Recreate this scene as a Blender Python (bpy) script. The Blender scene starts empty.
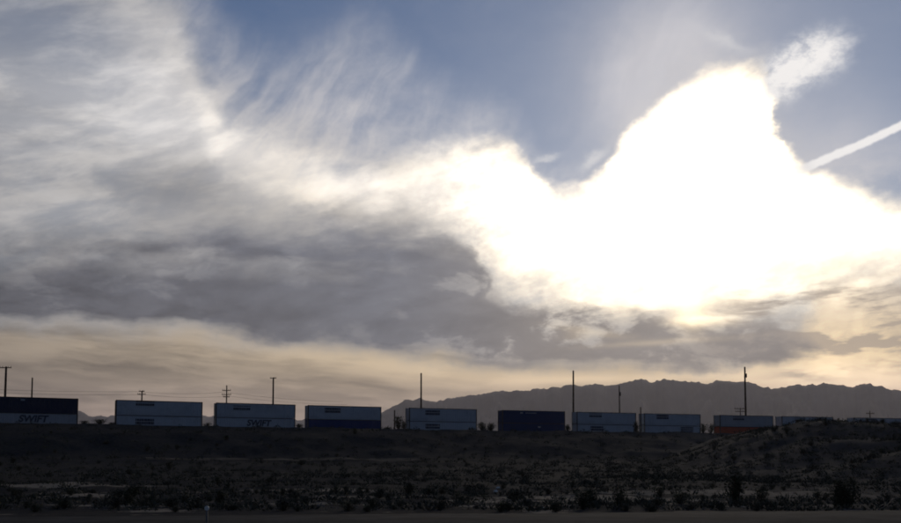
import bpy, bmesh, math, random
import numpy as np
from mathutils import Vector, Matrix

R = math.radians
sc = bpy.context.scene
COL = sc.collection

# ------------------------------------------------------------------ camera
F, HORIZON, CAM_H = 865.0, 460.0, 2.0          # focal length and horizon of the 901 x 523 photograph
PITCH = R(4.0)
PRINCIPAL = HORIZON - F * math.tan(PITCH)         # the picture is cropped, so its optical centre lies low
cam_d = bpy.data.cameras.new('camera')
cam_d.sensor_width = 36.0
cam_d.lens = 36.0 * F / 901.0
cam_d.shift_y = (PRINCIPAL - 261.5) / 901.0
cam_d.clip_start, cam_d.clip_end = 0.1, 60000.0
cam = bpy.data.objects.new('camera', cam_d)
COL.objects.link(cam)
cam.location = (0, 0, CAM_H)
cam.rotation_euler = (R(90) + PITCH, 0, 0)
sc.camera = cam

CP, SP = math.cos(PITCH), math.sin(PITCH)
def ray(px, py):
    dx, dy = (px - 450.5) / F, (PRINCIPAL - py) / F
    return Vector((dx, CP - dy * SP, SP + dy * CP))
def at(px, py, Y):
    d = ray(px, py)
    return Vector((d.x / d.y * Y, Y, CAM_H + d.z / d.y * Y))
def ae(px, py):                                  # azimuth, elevation in degrees of a direction
    d = ray(px, py).normalized()
    return math.degrees(math.atan2(d.x, d.y)), math.degrees(math.asin(d.z))

# ------------------------------------------------------------------ light
SUN_AZ, SUN_EL = ae(700, 205)
world = bpy.data.worlds.new('World')
sc.world = world
world.use_nodes = True
SKY_STRENGTH = 0.05
world.cycles.sampling_method = 'MANUAL'
world.cycles.sample_map_resolution = 512
sun_d = bpy.data.lights.new('sun', 'SUN')
sun_d.energy = 0.6
sun_d.angle = R(12)
sun_d.color = (1.0, 0.86, 0.68)
sun = bpy.data.objects.new('sun', sun_d)
COL.objects.link(sun)
_sd = Vector((math.sin(R(SUN_AZ)) * math.cos(R(SUN_EL)), math.cos(R(SUN_AZ)) * math.cos(R(SUN_EL)), math.sin(R(SUN_EL))))
sun.rotation_euler = (-_sd).to_track_quat('-Z', 'Y').to_euler()

sc.view_settings.view_transform = 'Standard'
sc.view_settings.look = 'None'
sc.view_settings.exposure = 0.0
sc.view_settings.gamma = 1.0
sc.view_settings.use_curve_mapping = False
sc.render.engine = 'CYCLES'
sc.cycles.use_denoising = True
sc.cycles.max_bounces = 6
sc.cycles.volume_bounces = 0
sc.cycles.filter_width = 1.8

# ------------------------------------------------------------------ node expression helper
class Ex:
    """numbers that build Math nodes"""
    def __init__(s, nt, sock): s.nt, s.s = nt, sock
    def _m(s, op, *a):
        n = s.nt.nodes.new('ShaderNodeMath'); n.operation = op
        for i, v in enumerate(a):
            if isinstance(v, Ex): s.nt.links.new(v.s, n.inputs[i])
            else: n.inputs[i].default_value = v
        return Ex(s.nt, n.outputs[0])
    def __add__(s, o): return s._m('ADD', s, o)
    __radd__ = __add__
    def __sub__(s, o): return s._m('SUBTRACT', s, o)
    def __rsub__(s, o): return s._m('SUBTRACT', o, s)
    def __mul__(s, o): return s._m('MULTIPLY', s, o)
    __rmul__ = __mul__
    def __truediv__(s, o): return s._m('DIVIDE', s, o)
    def __rtruediv__(s, o): return s._m('DIVIDE', o, s)
    def __neg__(s): return s._m('MULTIPLY', s, -1.0)
    def exp(s): return s._m('EXPONENT', s)
    def sqrt(s): return s._m('SQRT', s)
    def abs(s): return s._m('ABSOLUTE', s)
    def max(s, o): return s._m('MAXIMUM', s, o)
    def min(s, o): return s._m('MINIMUM', s, o)
    def pow(s, o): return s._m('POWER', s, o)
    def step(s, a, b, lo=0.0, hi=1.0):           # smoothstep from a to b (a < b)
        n = s.nt.nodes.new('ShaderNodeMapRange'); n.interpolation_type = 'SMOOTHSTEP'
        s.nt.links.new(s.s, n.inputs[0])
        n.inputs[1].default_value, n.inputs[2].default_value = a, b
        n.inputs[3].default_value, n.inputs[4].default_value = lo, hi
        return Ex(s.nt, n.outputs[0])
def vec(nt, x, y, z=0.0):
    n = nt.nodes.new('ShaderNodeCombineXYZ')
    for i, v in enumerate((x, y, z)):
        if isinstance(v, Ex): nt.links.new(v.s, n.inputs[i])
        else: n.inputs[i].default_value = v
    return n.outputs[0]
def noise(nt, v, scale=1.0, detail=4.0, rough=0.55, dist=0.0):
    n = nt.nodes.new('ShaderNodeTexNoise')
    nt.links.new(v, n.inputs['Vector'])
    n.inputs['Scale'].default_value, n.inputs['Detail'].default_value = scale, detail
    n.inputs['Roughness'].default_value, n.inputs['Distortion'].default_value = rough, dist
    return Ex(nt, n.outputs[0])
def mixc(nt, fac, a, b):
    n = nt.nodes.new('ShaderNodeMix'); n.data_type = 'RGBA'
    n.clamp_factor = True
    for sock, v in ((n.inputs[0], fac), (n.inputs[6], a), (n.inputs[7], b)):
        if isinstance(v, Ex): nt.links.new(v.s, sock)
        elif isinstance(v, bpy.types.NodeSocket): nt.links.new(v, sock)
        elif isinstance(v, tuple): sock.default_value = v if len(v) == 4 else (*v, 1.0)
        else: sock.default_value = v
    return n.outputs[2]
def scalec(nt, c, k):                            # colour times number
    n = nt.nodes.new('ShaderNodeVectorMath'); n.operation = 'SCALE'
    if isinstance(c, tuple): n.inputs[0].default_value = c
    else: nt.links.new(c, n.inputs[0])
    if isinstance(k, Ex): nt.links.new(k.s, n.inputs['Scale'])
    else: n.inputs['Scale'].default_value = k
    return n.outputs[0]
def addc(nt, a, b):
    n = nt.nodes.new('ShaderNodeVectorMath'); n.operation = 'ADD'
    nt.links.new(a, n.inputs[0]); nt.links.new(b, n.inputs[1])
    return n.outputs[0]
def lin(r, g, b):
    f = lambda c: (c / 255 / 12.92) if c / 255 <= 0.04045 else ((c / 255 + 0.055) / 1.055) ** 2.4
    return (f(r), f(g), f(b))

# ------------------------------------------------------------------ sky: clear air plus cloud layers, laid out by azimuth and elevation
def build_world():
    nt = world.node_tree
    nt.nodes.clear()
    out = nt.nodes.new('ShaderNodeOutputWorld')
    bg = nt.nodes.new('ShaderNodeBackground')
    bg.inputs['Strength'].default_value = SKY_STRENGTH
    nt.links.new(bg.outputs[0], out.inputs[0])
    sky = nt.nodes.new('ShaderNodeTexSky')
    sky.sky_type = 'NISHITA'
    sky.sun_disc = False
    sky.sun_elevation = R(SUN_EL)
    sky.sun_rotation = R(SUN_AZ)
    sky.air_density, sky.dust_density, sky.ozone_density = 1.0, 0.1, 3.0
    tc = nt.nodes.new('ShaderNodeTexCoord')
    sep = nt.nodes.new('ShaderNodeSeparateXYZ')
    nt.links.new(tc.outputs['Generated'], sep.inputs[0])
    X, Y, Z = (Ex(nt, sep.outputs[i]) for i in range(3))
    k = 180 / math.pi
    az = X._m('ARCTAN2', X, Y) * k
    el = X._m('ARCSINE', Z) * k
    dot = nt.nodes.new('ShaderNodeVectorMath'); dot.operation = 'DOT_PRODUCT'
    nt.links.new(tc.outputs['Generated'], dot.inputs[0])
    dot.inputs[1].default_value = tuple(_sd)
    ang = X._m('ARCCOSINE', Ex(nt, dot.outputs['Value']).min(0.99999)) * k      # degrees from the sun

    # slow and fine warps of the cloud coordinates
    p0 = vec(nt, az * 0.10, el * 0.16, 1.7)
    w1 = noise(nt, p0, 1.0, 3, 0.55) - 0.5
    w2 = noise(nt, vec(nt, az * 0.10, el * 0.16, 9.3), 1.0, 3, 0.55) - 0.5
    f1 = noise(nt, vec(nt, az * 0.45, el * 0.6, 4.1), 1.0, 5, 0.6) - 0.5
    f2 = noise(nt, vec(nt, az * 0.45, el * 0.6, 7.7), 1.0, 5, 0.6) - 0.5
    a1 = az + w1 * 3.0 + f1 * 1.8
    e1 = el + w2 * 2.2 + f2 * 1.6

    def curve(pts, a):                            # elevation of a boundary as a function of azimuth, from photo points
        n = nt.nodes.new('ShaderNodeFloatCurve')
        LO, HI, E0, E1 = -70.0, 70.0, -5.0, 45.0
        P = sorted(((ae(*p)[0] - LO) / (HI - LO), (ae(*p)[1] - E0) / (E1 - E0)) for p in pts)
        c = n.mapping.curves[0]
        while len(c.points) > 2: c.points.remove(c.points[1])
        c.points[0].location, c.points[1].location = P[0], P[-1]
        for p in P[1:-1]: c.points.new(*p)
        for p in c.points: p.handle_type = 'AUTO_CLAMPED'
        n.mapping.extend = 'HORIZONTAL'
        n.mapping.update()
        t = (a - LO) / (HI - LO)
        nt.links.new(t.s, n.inputs['Value'])
        return Ex(nt, n.outputs[0]) * (E1 - E0) + E0
    def blob(px, py, rx, ry, rot=0.0, a=None, e=None):  # soft ellipse; radii in photo pixels
        ca, ce = ae(px, py)
        kk = k / F
        a = a1 if a is None else a
        e = e1 if e is None else e
        du, dv = a - ca, e - ce
        c, s = math.cos(R(rot)), math.sin(R(rot))
        u = (du * c + dv * s) / (rx * kk)
        v = (dv * c - du * s) / (ry * kk)
        return (-(u * u + v * v)).exp()

    glow_b = (-(ang / 17.0)).exp()                # broad forward-scatter glow
    glow_c = blob(715, 195, 170, 95, 8) + blob(690, 120, 80, 80) * 0.8 + blob(600, 235, 130, 70, -25) * 0.9 + blob(530, 200, 75, 48, -30) * 0.32 + blob(835, 240, 100, 50) * 0.85
    # brightness falls off away from the sun, as in any forward-scattering cloud
    fall = ((ang - 42.0).max(0.0) * (-1 / 25.0)).exp() * 0.95 + 0.05

    # streak textures
    a2, e2 = az + w1 * 2.0 + f1 * 0.30, el + w2 * 1.3 + f2 * 0.22
    st1 = noise(nt, vec(nt, a2 * 0.085 + e2 * 0.03, e2 * 0.26 - a2 * 0.02, 2.2), 1.0, 7, 0.56, 0.2)
    st2 = noise(nt, vec(nt, a2 * 0.05, e2 * 0.60 + a2 * 0.03, 5.5), 1.0, 6, 0.55, 0.1)
    st3 = noise(nt, vec(nt, a2 * 0.25, e2 * 0.5, 8.5), 1.0, 7, 0.62, 0.2)
    # fibres of the cirrus run up and to the right
    c45, s45 = math.cos(R(57)), math.sin(R(57))
    fa = (a2 * c45 + e2 * s45) * 0.15
    fb = (e2 * c45 - a2 * s45) * 0.60
    fib = noise(nt, vec(nt, fa, fb + w1 * 2.2 + w2 * 1.6, 3.3), 1.0, 7, 0.52, 0.25)
    fin = noise(nt, vec(nt, az * 0.9, el * 1.3, 6.1), 1.0, 8, 0.66, 0.2)           # fine crumb
    wsp = noise(nt, vec(nt, (a2 + e2 * 0.5) * 0.16, (e2 - a2 * 0.30) * 0.55, 12.3), 1.0, 8, 0.60, 0.15)   # wisps
    st4 = noise(nt, vec(nt, a2 * 0.16 + 3.0, e2 * 0.85 + a2 * 0.02, 21.5), 1.0, 7, 0.56, 0.1)    # broken streaks low in the sky
    a3, e3 = az + f1 * 0.6, el + f2 * 0.25 + w2 * 0.5
    def thin(*p): return blob(*p, a=a3, e=e3)
    def rel(n, lo=0.36, hi=0.64): return n.step(lo, hi)          # noise spread to 0..1

    tint = nt.nodes.new('ShaderNodeVectorMath'); tint.operation = 'MULTIPLY'
    nt.links.new(sky.outputs[0], tint.inputs[0]); tint.inputs[1].default_value = tuple(SKY_STRENGTH * v for v in (0.78, 0.94, 1.12))
    col = tint.outputs[0]
    # thin high veil
    veil = ((-(ang / 10.0)).exp() * 0.95 + blob(680, 40, 80, 70, 35) * 0.26 + blob(655, 85, 55, 60, 45) * 0.40 + blob(835, 150, 60, 40) * 0.30 + blob(880, 190, 90, 30, 0) * 0.35 * rel(st3) + (st3 - 0.42).max(0.0) * 0.12).min(0.85)
    col = mixc(nt, veil, col, scalec(nt, lin(214, 211, 214), fall))
    # cirrus
    ctop = curve([(-700, -200), (100, -80), (180, -40), (225, 12), (265, 44), (300, 42), (335, 28), (365, 18), (400, 48), (450, 88), (500, 112), (528, 132), (545, 165), (600, 190), (700, 300), (1300, 300)], a2 + f1 * 1.2)
    ce = ctop - e2 - f2 * 1.0
    cmask = ce.step(-1.8, 2.6) * 0.60 + ce.step(1.0, 7.0) * 0.45
    cfar = (az - ae(150, 60)[0]).step(-3.0, 3.0)
    cir = (cmask * cfar * (rel(fib, 0.38, 0.72) * 0.52 + rel(wsp, 0.38, 0.7) * 0.16 + rel(fin, 0.3, 0.72) * 0.14 + 0.30) + blob(640, 60, 90, 50, 40) * 0.18 * rel(fib)).min(0.9)
    col = mixc(nt, cir, col, scalec(nt, lin(208, 205, 207), fall * (glow_b * 0.9 + 0.80)))

    # main sheet
    top = curve([(-700, -260), (-150, -200), (20, -150), (100, -80), (165, -10), (200, 70), (222, 112), (262, 138), (320, 155), (350, 164), (375, 160), (405, 146), (440, 140), (480, 134), (512, 138), (527, 158), (545, 183), (566, 190), (592, 178),
                 (618, 146), (650, 112), (690, 80), (725, 64), (760, 70), (776, 95), (784, 130), (805, 158), (850, 180), (901, 198), (1000, 190), (1300, 60), (1500, -40)], a1)
    e = top - e1
    soft = (az - ae(420, 200)[0]).step(-6.0, 5.0)                 # softer edge on the left
    alpha = (e + (fib - 0.5) * 3.0).step(-3.0, 3.6) * (1 - soft) + (e.step(-0.45, 1.1) * 0.85 + (e + (rel(fin, 0.3, 0.7) - 0.5) * 1.2).step(-2.6, 0.8) * 0.15) * soft
    alpha = (alpha * (0.74 + rel(wsp) * 0.26)).min(1.0)
    alpha = alpha * (1 - blob(30, 15, 90, 45, 0) * 0.45)
    rim = (-((e - 2.2) / 2.2).pow(2.0)).exp() * (az - ae(130, 100)[0]).step(-4.0, 4.0) * (1 - e1.step(20.5, 25.5) * 0.75)
    tone = 0.45 + (rel(st1) - 0.5) * 0.13 + (rel(wsp) - 0.5) * 0.13 + (fin - 0.5) * 0.06 + rim * 0.30
    tone = tone + blob(110, 90, 110, 60) * 0.28 + blob(160, 40, 40, 60) * 0.10 + blob(30, 190, 70, 30) * 0.05 - blob(175, 182, 45, 20, 0) * 0.10
    tone = tone + blob(350, 184, 80, 26, -20) * 0.60 + blob(260, 160, 90, 24, -20) * 0.28
    tone = tone + (blob(480, 180, 75, 42, -25) * 0.30 + blob(420, 195, 60, 25, -15) * 0.22) * (0.7 + rel(fin, 0.3, 0.7) * 0.6)
    tone = tone.max(0.06) * (fall * 0.97) + glow_b * 0.10
    tone = tone + soft * 0.30 * (1 - (ang / 20.0).step(0.8, 1.4))
    warm = (glow_b * 1.6 + rim * 0.35 + blob(350, 184, 100, 40, -20) * 0.6).min(1.0)
    mc = mixc(nt, warm, (1.0, 0.98, 0.985), (1.0, 0.91, 0.79))
    col = mixc(nt, alpha, col, scalec(nt, mc, tone))

    # horizon band of warm light under the bank
    lo = curve([(-700, 300), (-100, 322), (0, 327), (100, 330), (200, 336), (300, 342), (400, 350), (440, 352), (520, 360), (600, 366), (700, 370), (780, 352), (830, 300), (901, 300), (1300, 300)], a1)
    rs = (az - ae(800, 300)[0]).step(-2.5, 2.5)
    hb = (lo - e1).step(-1.2, 1.2) * (1 - rs) + (lo - e2).step(-2.5, 3.5) * rs
    ht = 0.30 + (rel(st2) - 0.5) * 0.17 + (rel(st4, 0.40, 0.60) - 0.5) * 0.15 + glow_b * 0.62 + thin(330, 354, 170, 11, -5) * 0.16 + thin(470, 376, 110, 9, -4) * 0.24 + thin(450, 353, 70, 3, -5) * 0.14 + blob(850, 374, 100, 18) * 1.1 + thin(640, 379, 120, 6) * 0.40 + blob(820, 310, 110, 50) * 1.0
    ht = ht - thin(240, 372, 100, 6, -4) * 0.13 - thin(490, 360, 120, 4.5, -6) * 0.24 - thin(80, 362, 90, 6, -3) * 0.06
    hcol = mixc(nt, (az - ae(300, 380)[0]).step(-28.0, 24.0), lin(255, 234, 208), lin(255, 226, 180))
    hcol = mixc(nt, (el - ae(450, 400)[1]).step(-3.0, 3.0), lin(255, 224, 206), hcol)
    col = mixc(nt, hb, col, scalec(nt, hcol, ht.max(0.08) * fall))

    # white heart of the glow behind the cloud
    core = (glow_c * (0.75 + rel(wsp) * 0.3) + (rel(fin, 0.3, 0.7) - 0.5) * 0.16 - 0.12).step(0.0, 1.15)
    col = addc(nt, col, scalec(nt, lin(255, 234, 196), core * 1.5 * e.step(-0.45, 1.3)))
    # broken cloud on the right below the sun
    rb = blob(850, 322, 130, 32, 3) * 1.2 + blob(770, 303, 60, 14, 4) * 0.7 + thin(875, 366, 80, 8, 5) * 1.1 + thin(860, 342, 90, 6, 2) * 0.7 + blob(840, 343, 110, 13) * 0.8
    rba = (rb * (rel(st4, 0.40, 0.57) * 0.95 + rel(st3, 0.40, 0.60) * 0.3)).min(0.95)
    col = mixc(nt, rba * 0.85, col, lin(172, 158, 146))

    # dark bank
    bt = curve([(-700, 225), (-100, 236), (0, 246), (70, 248), (120, 242), (160, 230), (220, 218), (290, 220), (350, 220), (400, 218), (440, 225), (470, 236), (482, 262), (500, 288), (540, 300), (600, 308), (650, 315), (690, 324), (740, 322), (800, 345), (830, 368), (901, 420), (1300, 430)], a1)
    bb = curve([(-700, 300), (-100, 318), (0, 325), (100, 328), (200, 334), (300, 341), (400, 349), (470, 356), (600, 369), (700, 374), (760, 370), (800, 362), (830, 366), (901, 418), (1300, 428)], a1)
    right = (az - ae(470, 280)[0]).step(-7.0, 7.0)
    ba = (bt - e1 + (rel(st1) - 0.5) * 2.4 * (1 - right)).step(-1.7, 2.2) * (1 - right) + (bt - e1 + (rel(st3) - 0.5) * 0.8).step(-0.5, 1.0) * right
    ba = ba * (e1 - bb + (rel(st2) - 0.5) * 0.5).step(-0.4, 0.7)
    hol = rel(st1, 0.47, 0.71) * 0.45 * (1 - (e1 - ae(250, 240)[1]).abs().step(1.0, 4.0)) + rel(st3, 0.52, 0.66) * (0.18 + right * 0.40)
    ba = ba * (1 - hol).max(0.2)
    dk = 0.068 + (rel(st2) - 0.5) * 0.025 + (rel(st3) - 0.5) * 0.03 + (rel(wsp) - 0.5) * 0.035 + glow_b * 0.36 + blob(250, 222, 160, 26, -6) * 0.055
    dcol = mixc(nt, right, (0.94, 0.99, 1.18), (1.10, 0.99, 0.93))
    col = mixc(nt, ba.min(0.97), col, scalec(nt, dcol, dk.max(0.03) * fall))
    # the shaft of light breaking under the glow
    sh = thin(692, 305, 13, 20) * 1.1 + thin(700, 321, 26, 5) * 0.7 + thin(645, 300, 60, 7, -3) * 0.3 + thin(590, 332, 35, 4, -10) * 0.22 + thin(660, 343, 60, 3, 2) * 0.22 + thin(580, 337, 16, 5) * 0.15
    col = addc(nt, col, scalec(nt, lin(255, 226, 172), sh))

    # bright scrap of cloud and the contrail
    puff = (thin(812, 58, 36, 21, 12) * 1.5 + thin(780, 84, 22, 20, 30) * 0.9) * (0.35 + rel(fin, 0.3, 0.7) * 0.55 + rel(st3) * 0.35)
    col = mixc(nt, puff.step(0.14, 1.35), col, (0.98, 0.95, 0.93))
    tail = blob(545, 157, 14, 3, 5) * 0.5 + blob(590, 162, 16, 5, 35) * 0.6 + blob(720, 45, 26, 5, -25) * 0.35
    col = mixc(nt, tail, col, (0.85, 0.83, 0.82))
    (x0, y0), (x1, y1) = ae(800, 170), ae(990, 84)
    L = math.hypot(x1 - x0, y1 - y0); ux, uy = (x1 - x0) / L, (y1 - y0) / L
    ac, ec = az + f1 * 0.25, el + f2 * 0.25
    t = (ac - x0) * ux + (ec - y0) * uy
    d = ((ec - y0) * ux - (ac - x0) * uy).abs()
    wdt = 0.28 + (noise(nt, vec(nt, t * 1.6, 0.0, 3.0), 1.0, 3) - 0.5) * 0.22
    tr = (1 - (d / wdt).step(0.5, 1.2)) * t.step(-1.0, 1.2)
    col = mixc(nt, tr * 0.95, col, (1.0, 0.97, 0.95))

    final = scalec(nt, col, 1.0 / SKY_STRENGTH)
    nt.links.new(final, bg.inputs['Color'])
build_world()

# ------------------------------------------------------------------ mesh and object helpers
rng = np.random.default_rng(7)
random.seed(7)
def prop(o, label=None, cat=None, group=None, kind=None):
    if label: o['label'] = label
    if cat: o['category'] = cat
    if group: o['group'] = group
    if kind: o['kind'] = kind
    return o
def link(name, me, mat=None, parent=None, smooth=False):
    o = bpy.data.objects.new(name, me)
    COL.objects.link(o)
    if mat is not None and not me.materials: me.materials.append(mat)
    if parent is not None: o.parent = parent
    if smooth: me.polygons.foreach_set('use_smooth', [True] * len(me.polygons))
    return o
def empty(name, loc, rz=0.0):
    o = bpy.data.objects.new(name, None)
    o.empty_display_size = 0.5
    o.location = loc; o.rotation_euler = (0, 0, rz)
    COL.objects.link(o)
    return o
class MB:
    def __init__(s): s.v, s.f = [], []
    def add(s, vs, fs):
        b = len(s.v); s.v += [tuple(p) for p in vs]; s.f += [tuple(i + b for i in f) for f in fs]
        return s
    def box(s, c, d, M=None):
        x, y, z = (k / 2 for k in d)
        vs = [Vector((sx * x + c[0], sy * y + c[1], sz * z + c[2])) for sz in (-1, 1) for sy in (-1, 1) for sx in (-1, 1)]
        if M: vs = [M @ v for v in vs]
        return s.add(vs, [(0, 2, 3, 1), (4, 5, 7, 6), (0, 1, 5, 4), (2, 6, 7, 3), (0, 4, 6, 2), (1, 3, 7, 5)])
    def tube(s, pts, rad, n=8, cap=True):
        rings = []
        for i, p in enumerate(pts):
            p = Vector(p)
            q = Vector(pts[min(i + 1, len(pts) - 1)]) - Vector(pts[max(i - 1, 0)])
            q.normalize()
            a = q.cross(Vector((0, 0, 1))) if abs(q.z) < 0.9 else q.cross(Vector((1, 0, 0)))
            a.normalize(); b = q.cross(a)
            r = rad[i] if hasattr(rad, '__len__') else rad
            rings.append([p + (a * math.cos(t) + b * math.sin(t)) * r for t in (2 * math.pi * k / n for k in range(n))])
        vs = [v for rg in rings for v in rg]
        fs = [(i * n + k, i * n + (k + 1) % n, (i + 1) * n + (k + 1) % n, (i + 1) * n + k) for i in range(len(pts) - 1) for k in range(n)]
        if cap: fs += [tuple(range(n))[::-1], tuple((len(pts) - 1) * n + k for k in range(n))]
        return s.add(vs, fs)
    def mesh(s, name):
        me = bpy.data.meshes.new(name)
        me.from_pydata(s.v, [], s.f); me.update()
        return me
    def build(s, name, mat, parent=None, smooth=False):
        return link(name, s.mesh(name), mat, parent, smooth)
def copy_tree(o, parent=None):
    c = o.copy(); COL.objects.link(c)
    c.parent = parent
    for ch in list(o.children): copy_tree(ch, c)
    return c

# smooth lattice noise for terrain
_perm = rng.permutation(512)
_val = rng.random(512)
def vnoise(x, y):
    x, y = np.asarray(x, float), np.asarray(y, float)
    xi, yi = np.floor(x).astype(int), np.floor(y).astype(int)
    fx, fy = x - xi, y - yi
    fx, fy = fx * fx * (3 - 2 * fx), fy * fy * (3 - 2 * fy)
    h = lambda i, j: _val[_perm[(_perm[i & 511] + j) & 511]]
    return (h(xi, yi) * (1 - fx) + h(xi + 1, yi) * fx) * (1 - fy) + (h(xi, yi + 1) * (1 - fx) + h(xi + 1, yi + 1) * fx) * fy - 0.5
def fbm(x, y, o=5, g=0.5):
    t, a = 0.0, 1.0
    for i in range(o):
        t = t + a * vnoise(x + 17.3 * i, y - 9.1 * i); x, y, a = np.asarray(x) * 2.03, np.asarray(y) * 2.03, a * g
    return t
def sstep(a, b, x):
    t = np.clip((np.asarray(x, float) - a) / (b - a), 0, 1)
    return t * t * (3 - 2 * t)

# ------------------------------------------------------------------ materials
def material(name, base, rough=0.8, spec=0.3, metal=0.0, var=0.25, scale=3.0, second=None, bump=0.0, detail=5, coord='Object'):
    m = bpy.data.materials.new(name); m.use_nodes = True
    nt = m.node_tree; b = nt.nodes['Principled BSDF']
    b.inputs['Roughness'].default_value = rough
    b.inputs['Metallic'].default_value = metal
    b.inputs['Specular IOR Level'].default_value = spec
    tc = nt.nodes.new('ShaderNodeTexCoord')
    n = noise(nt, tc.outputs[coord], scale, detail, 0.6)
    c = second if second else tuple(v * (1 - var) for v in base)
    nt.links.new(mixc(nt, n.step(0.35, 0.68), c, base), b.inputs['Base Color'])
    if bump:
        bp = nt.nodes.new('ShaderNodeBump'); bp.inputs['Strength'].default_value = bump
        nt.links.new(n.s, bp.inputs['Height']); nt.links.new(bp.outputs[0], b.inputs['Normal'])
    return m
def weathered(name, base, dirt=(0.07, 0.055, 0.045), amount=0.45):
    """painted steel with rust streaks running down and road dust near the bottom rail"""
    m = bpy.data.materials.new(name); m.use_nodes = True
    nt = m.node_tree; b = nt.nodes['Principled BSDF']
    b.inputs['Roughness'].default_value = 0.62; b.inputs['Specular IOR Level'].default_value = 0.25
    tc = nt.nodes.new('ShaderNodeTexCoord')
    sp = nt.nodes.new('ShaderNodeSeparateXYZ'); nt.links.new(tc.outputs['Object'], sp.inputs[0])
    x, y, z = (Ex(nt, sp.outputs[i]) for i in range(3))
    oi = nt.nodes.new('ShaderNodeObjectInfo'); rnd = Ex(nt, oi.outputs['Random']) * 40.0
    streak = noise(nt, vec(nt, x * 1.5 + rnd, y * 1.5, z * 0.18), 1.0, 6, 0.65).step(0.52, 0.80)
    blot = noise(nt, vec(nt, x * 0.35 + rnd, y * 0.35, z * 0.6), 1.0, 5, 0.6).step(0.42, 0.72)
    low = (1 - z.step(0.0, 0.9)) * 0.5
    fac = ((streak * 0.6 + blot * 0.4 + low * 0.5) * amount).min(0.85)
    nt.links.new(mixc(nt, fac, base, dirt), b.inputs['Base Color'])
    return m
M = {}
M['white_paint'] = weathered('white_container_paint', (0.52, 0.55, 0.58))
M['grey_paint'] = weathered('grey_container_paint', (0.42, 0.43, 0.45))
M['navy_paint'] = weathered('navy_container_paint', (0.030, 0.055, 0.145), amount=0.25)
M['blue_paint'] = weathered('blue_container_paint', (0.030, 0.055, 0.18), amount=0.25)
M['black_navy'] = weathered('dark_container_paint', (0.022, 0.034, 0.075), amount=0.25)
M['red_paint'] = weathered('red_container_paint', (0.52, 0.10, 0.045), amount=0.3)
M['dark_steel'] = material('dark_steel', (0.045, 0.042, 0.04), 0.6, 0.4, 0.3, 0.4, 2.0)
M['post_steel'] = material('container_frame_steel', (0.10, 0.085, 0.075), 0.6, 0.3, 0.2, 0.4, 2.0)
M['letter_dark'] = material('dark_lettering', (0.075, 0.085, 0.115), 0.6, 0.2, 0, 0.2, 2.0)
M['letter_pale'] = material('pale_lettering', (0.35, 0.38, 0.42), 0.6, 0.2, 0, 0.2, 2.0)
M['rail_steel'] = material('rail_steel', (0.16, 0.12, 0.10), 0.45, 0.5, 0.8, 0.4, 2.0)
M['wheel_steel'] = material('wheel_steel', (0.09, 0.08, 0.075), 0.5, 0.5, 0.7, 0.4, 4.0)
M['timber'] = material('weathered_timber', (0.105, 0.075, 0.055), 0.9, 0.2, 0, 0.5, 1.2, bump=0.2)
M['insulator'] = material('brown_insulator', (0.06, 0.035, 0.03), 0.3, 0.5)
M['wire'] = material('wire_metal', (0.05, 0.05, 0.05), 0.5, 0.4, 0.5)
M['foliage'] = material('shrub_foliage', (0.060, 0.066, 0.036), 0.8, 0.15, 0, 0, 3.0, second=(0.028, 0.032, 0.018), detail=3)
M['foliage_grey'] = material('shrub_foliage_grey', (0.085, 0.085, 0.062), 0.85, 0.15, 0, 0, 3.0, second=(0.045, 0.046, 0.032), detail=3)
M['bark'] = material('shrub_stem', (0.09, 0.068, 0.05), 0.9, 0.1, 0, 0.4, 6.0)
M['straw'] = material('dry_straw', (0.22, 0.18, 0.11), 0.9, 0.1, 0, 0.5, 0.8)
M['pebble'] = material('pebble', (0.15, 0.13, 0.11), 0.9, 0.2, 0, 0.6, 0.9)
M['asphalt'] = material('old_asphalt', (0.042, 0.042, 0.044), 1.0, 0.04, 0, 0.45, 0.7, bump=0.15)
M['dirt'] = material('pale_dirt', (0.12, 0.10, 0.08), 1.0, 0.02, 0, 0.5, 0.5, bump=0.2)
M['ballast'] = material('ballast', (0.09, 0.08, 0.075), 0.95, 0.2, 0, 0.5, 4.0, bump=0.3)
M['paper'] = material('pale_litter', (0.75, 0.74, 0.72), 0.7, 0.2, 0, 0.15, 8.0)
M['reflector'] = material('white_disc', (0.80, 0.80, 0.78), 0.3, 0.5, 0, 0.08, 5.0)
M['galv'] = material('galvanised_post', (0.30, 0.30, 0.30), 0.5, 0.4, 0.6, 0.3, 5.0)
M['rock'] = material('mountain_rock', (0.13, 0.105, 0.10), 0.95, 0.1, 0, 0, 0.004, second=(0.08, 0.068, 0.066), detail=8)

# ------------------------------------------------------------------ the railway's line in plan
X0, Y0, TH, KV, ZT, ZS = -421.0037257842477, -85.0558573189629, 0.7924285699728539, -0.0817674383879166, 11.983585371200894, -0.001030352620138461
def track(s):                                     # plan position, rail-top height and heading at distance s
    return X0 + math.cos(TH + KV * s / 200) * s, Y0 + math.sin(TH + KV * s / 200) * s, CAM_H + ZT + ZS * s - 6.11, TH + KV * s / 100
_ts = np.linspace(110, 930, 500)
_tx = X0 + np.cos(TH + KV * _ts / 200) * _ts
_ty = Y0 + np.sin(TH + KV * _ts / 200) * _ts
_pd = [-2000, -400, -45, -12, -4.2, 4.2, 6.5, 9, 12, 22, 36, 38, 42, 44, 58, 90, 130, 2000]
_pz = [28, 9, 5.9, 6.1, 6.85, 6.85, 7.6, 8.45, 8.25, 6.3, 2.75, 2.30, 1.95, 1.65, 0.75, 0.10, 0.0, 0.0]
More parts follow.
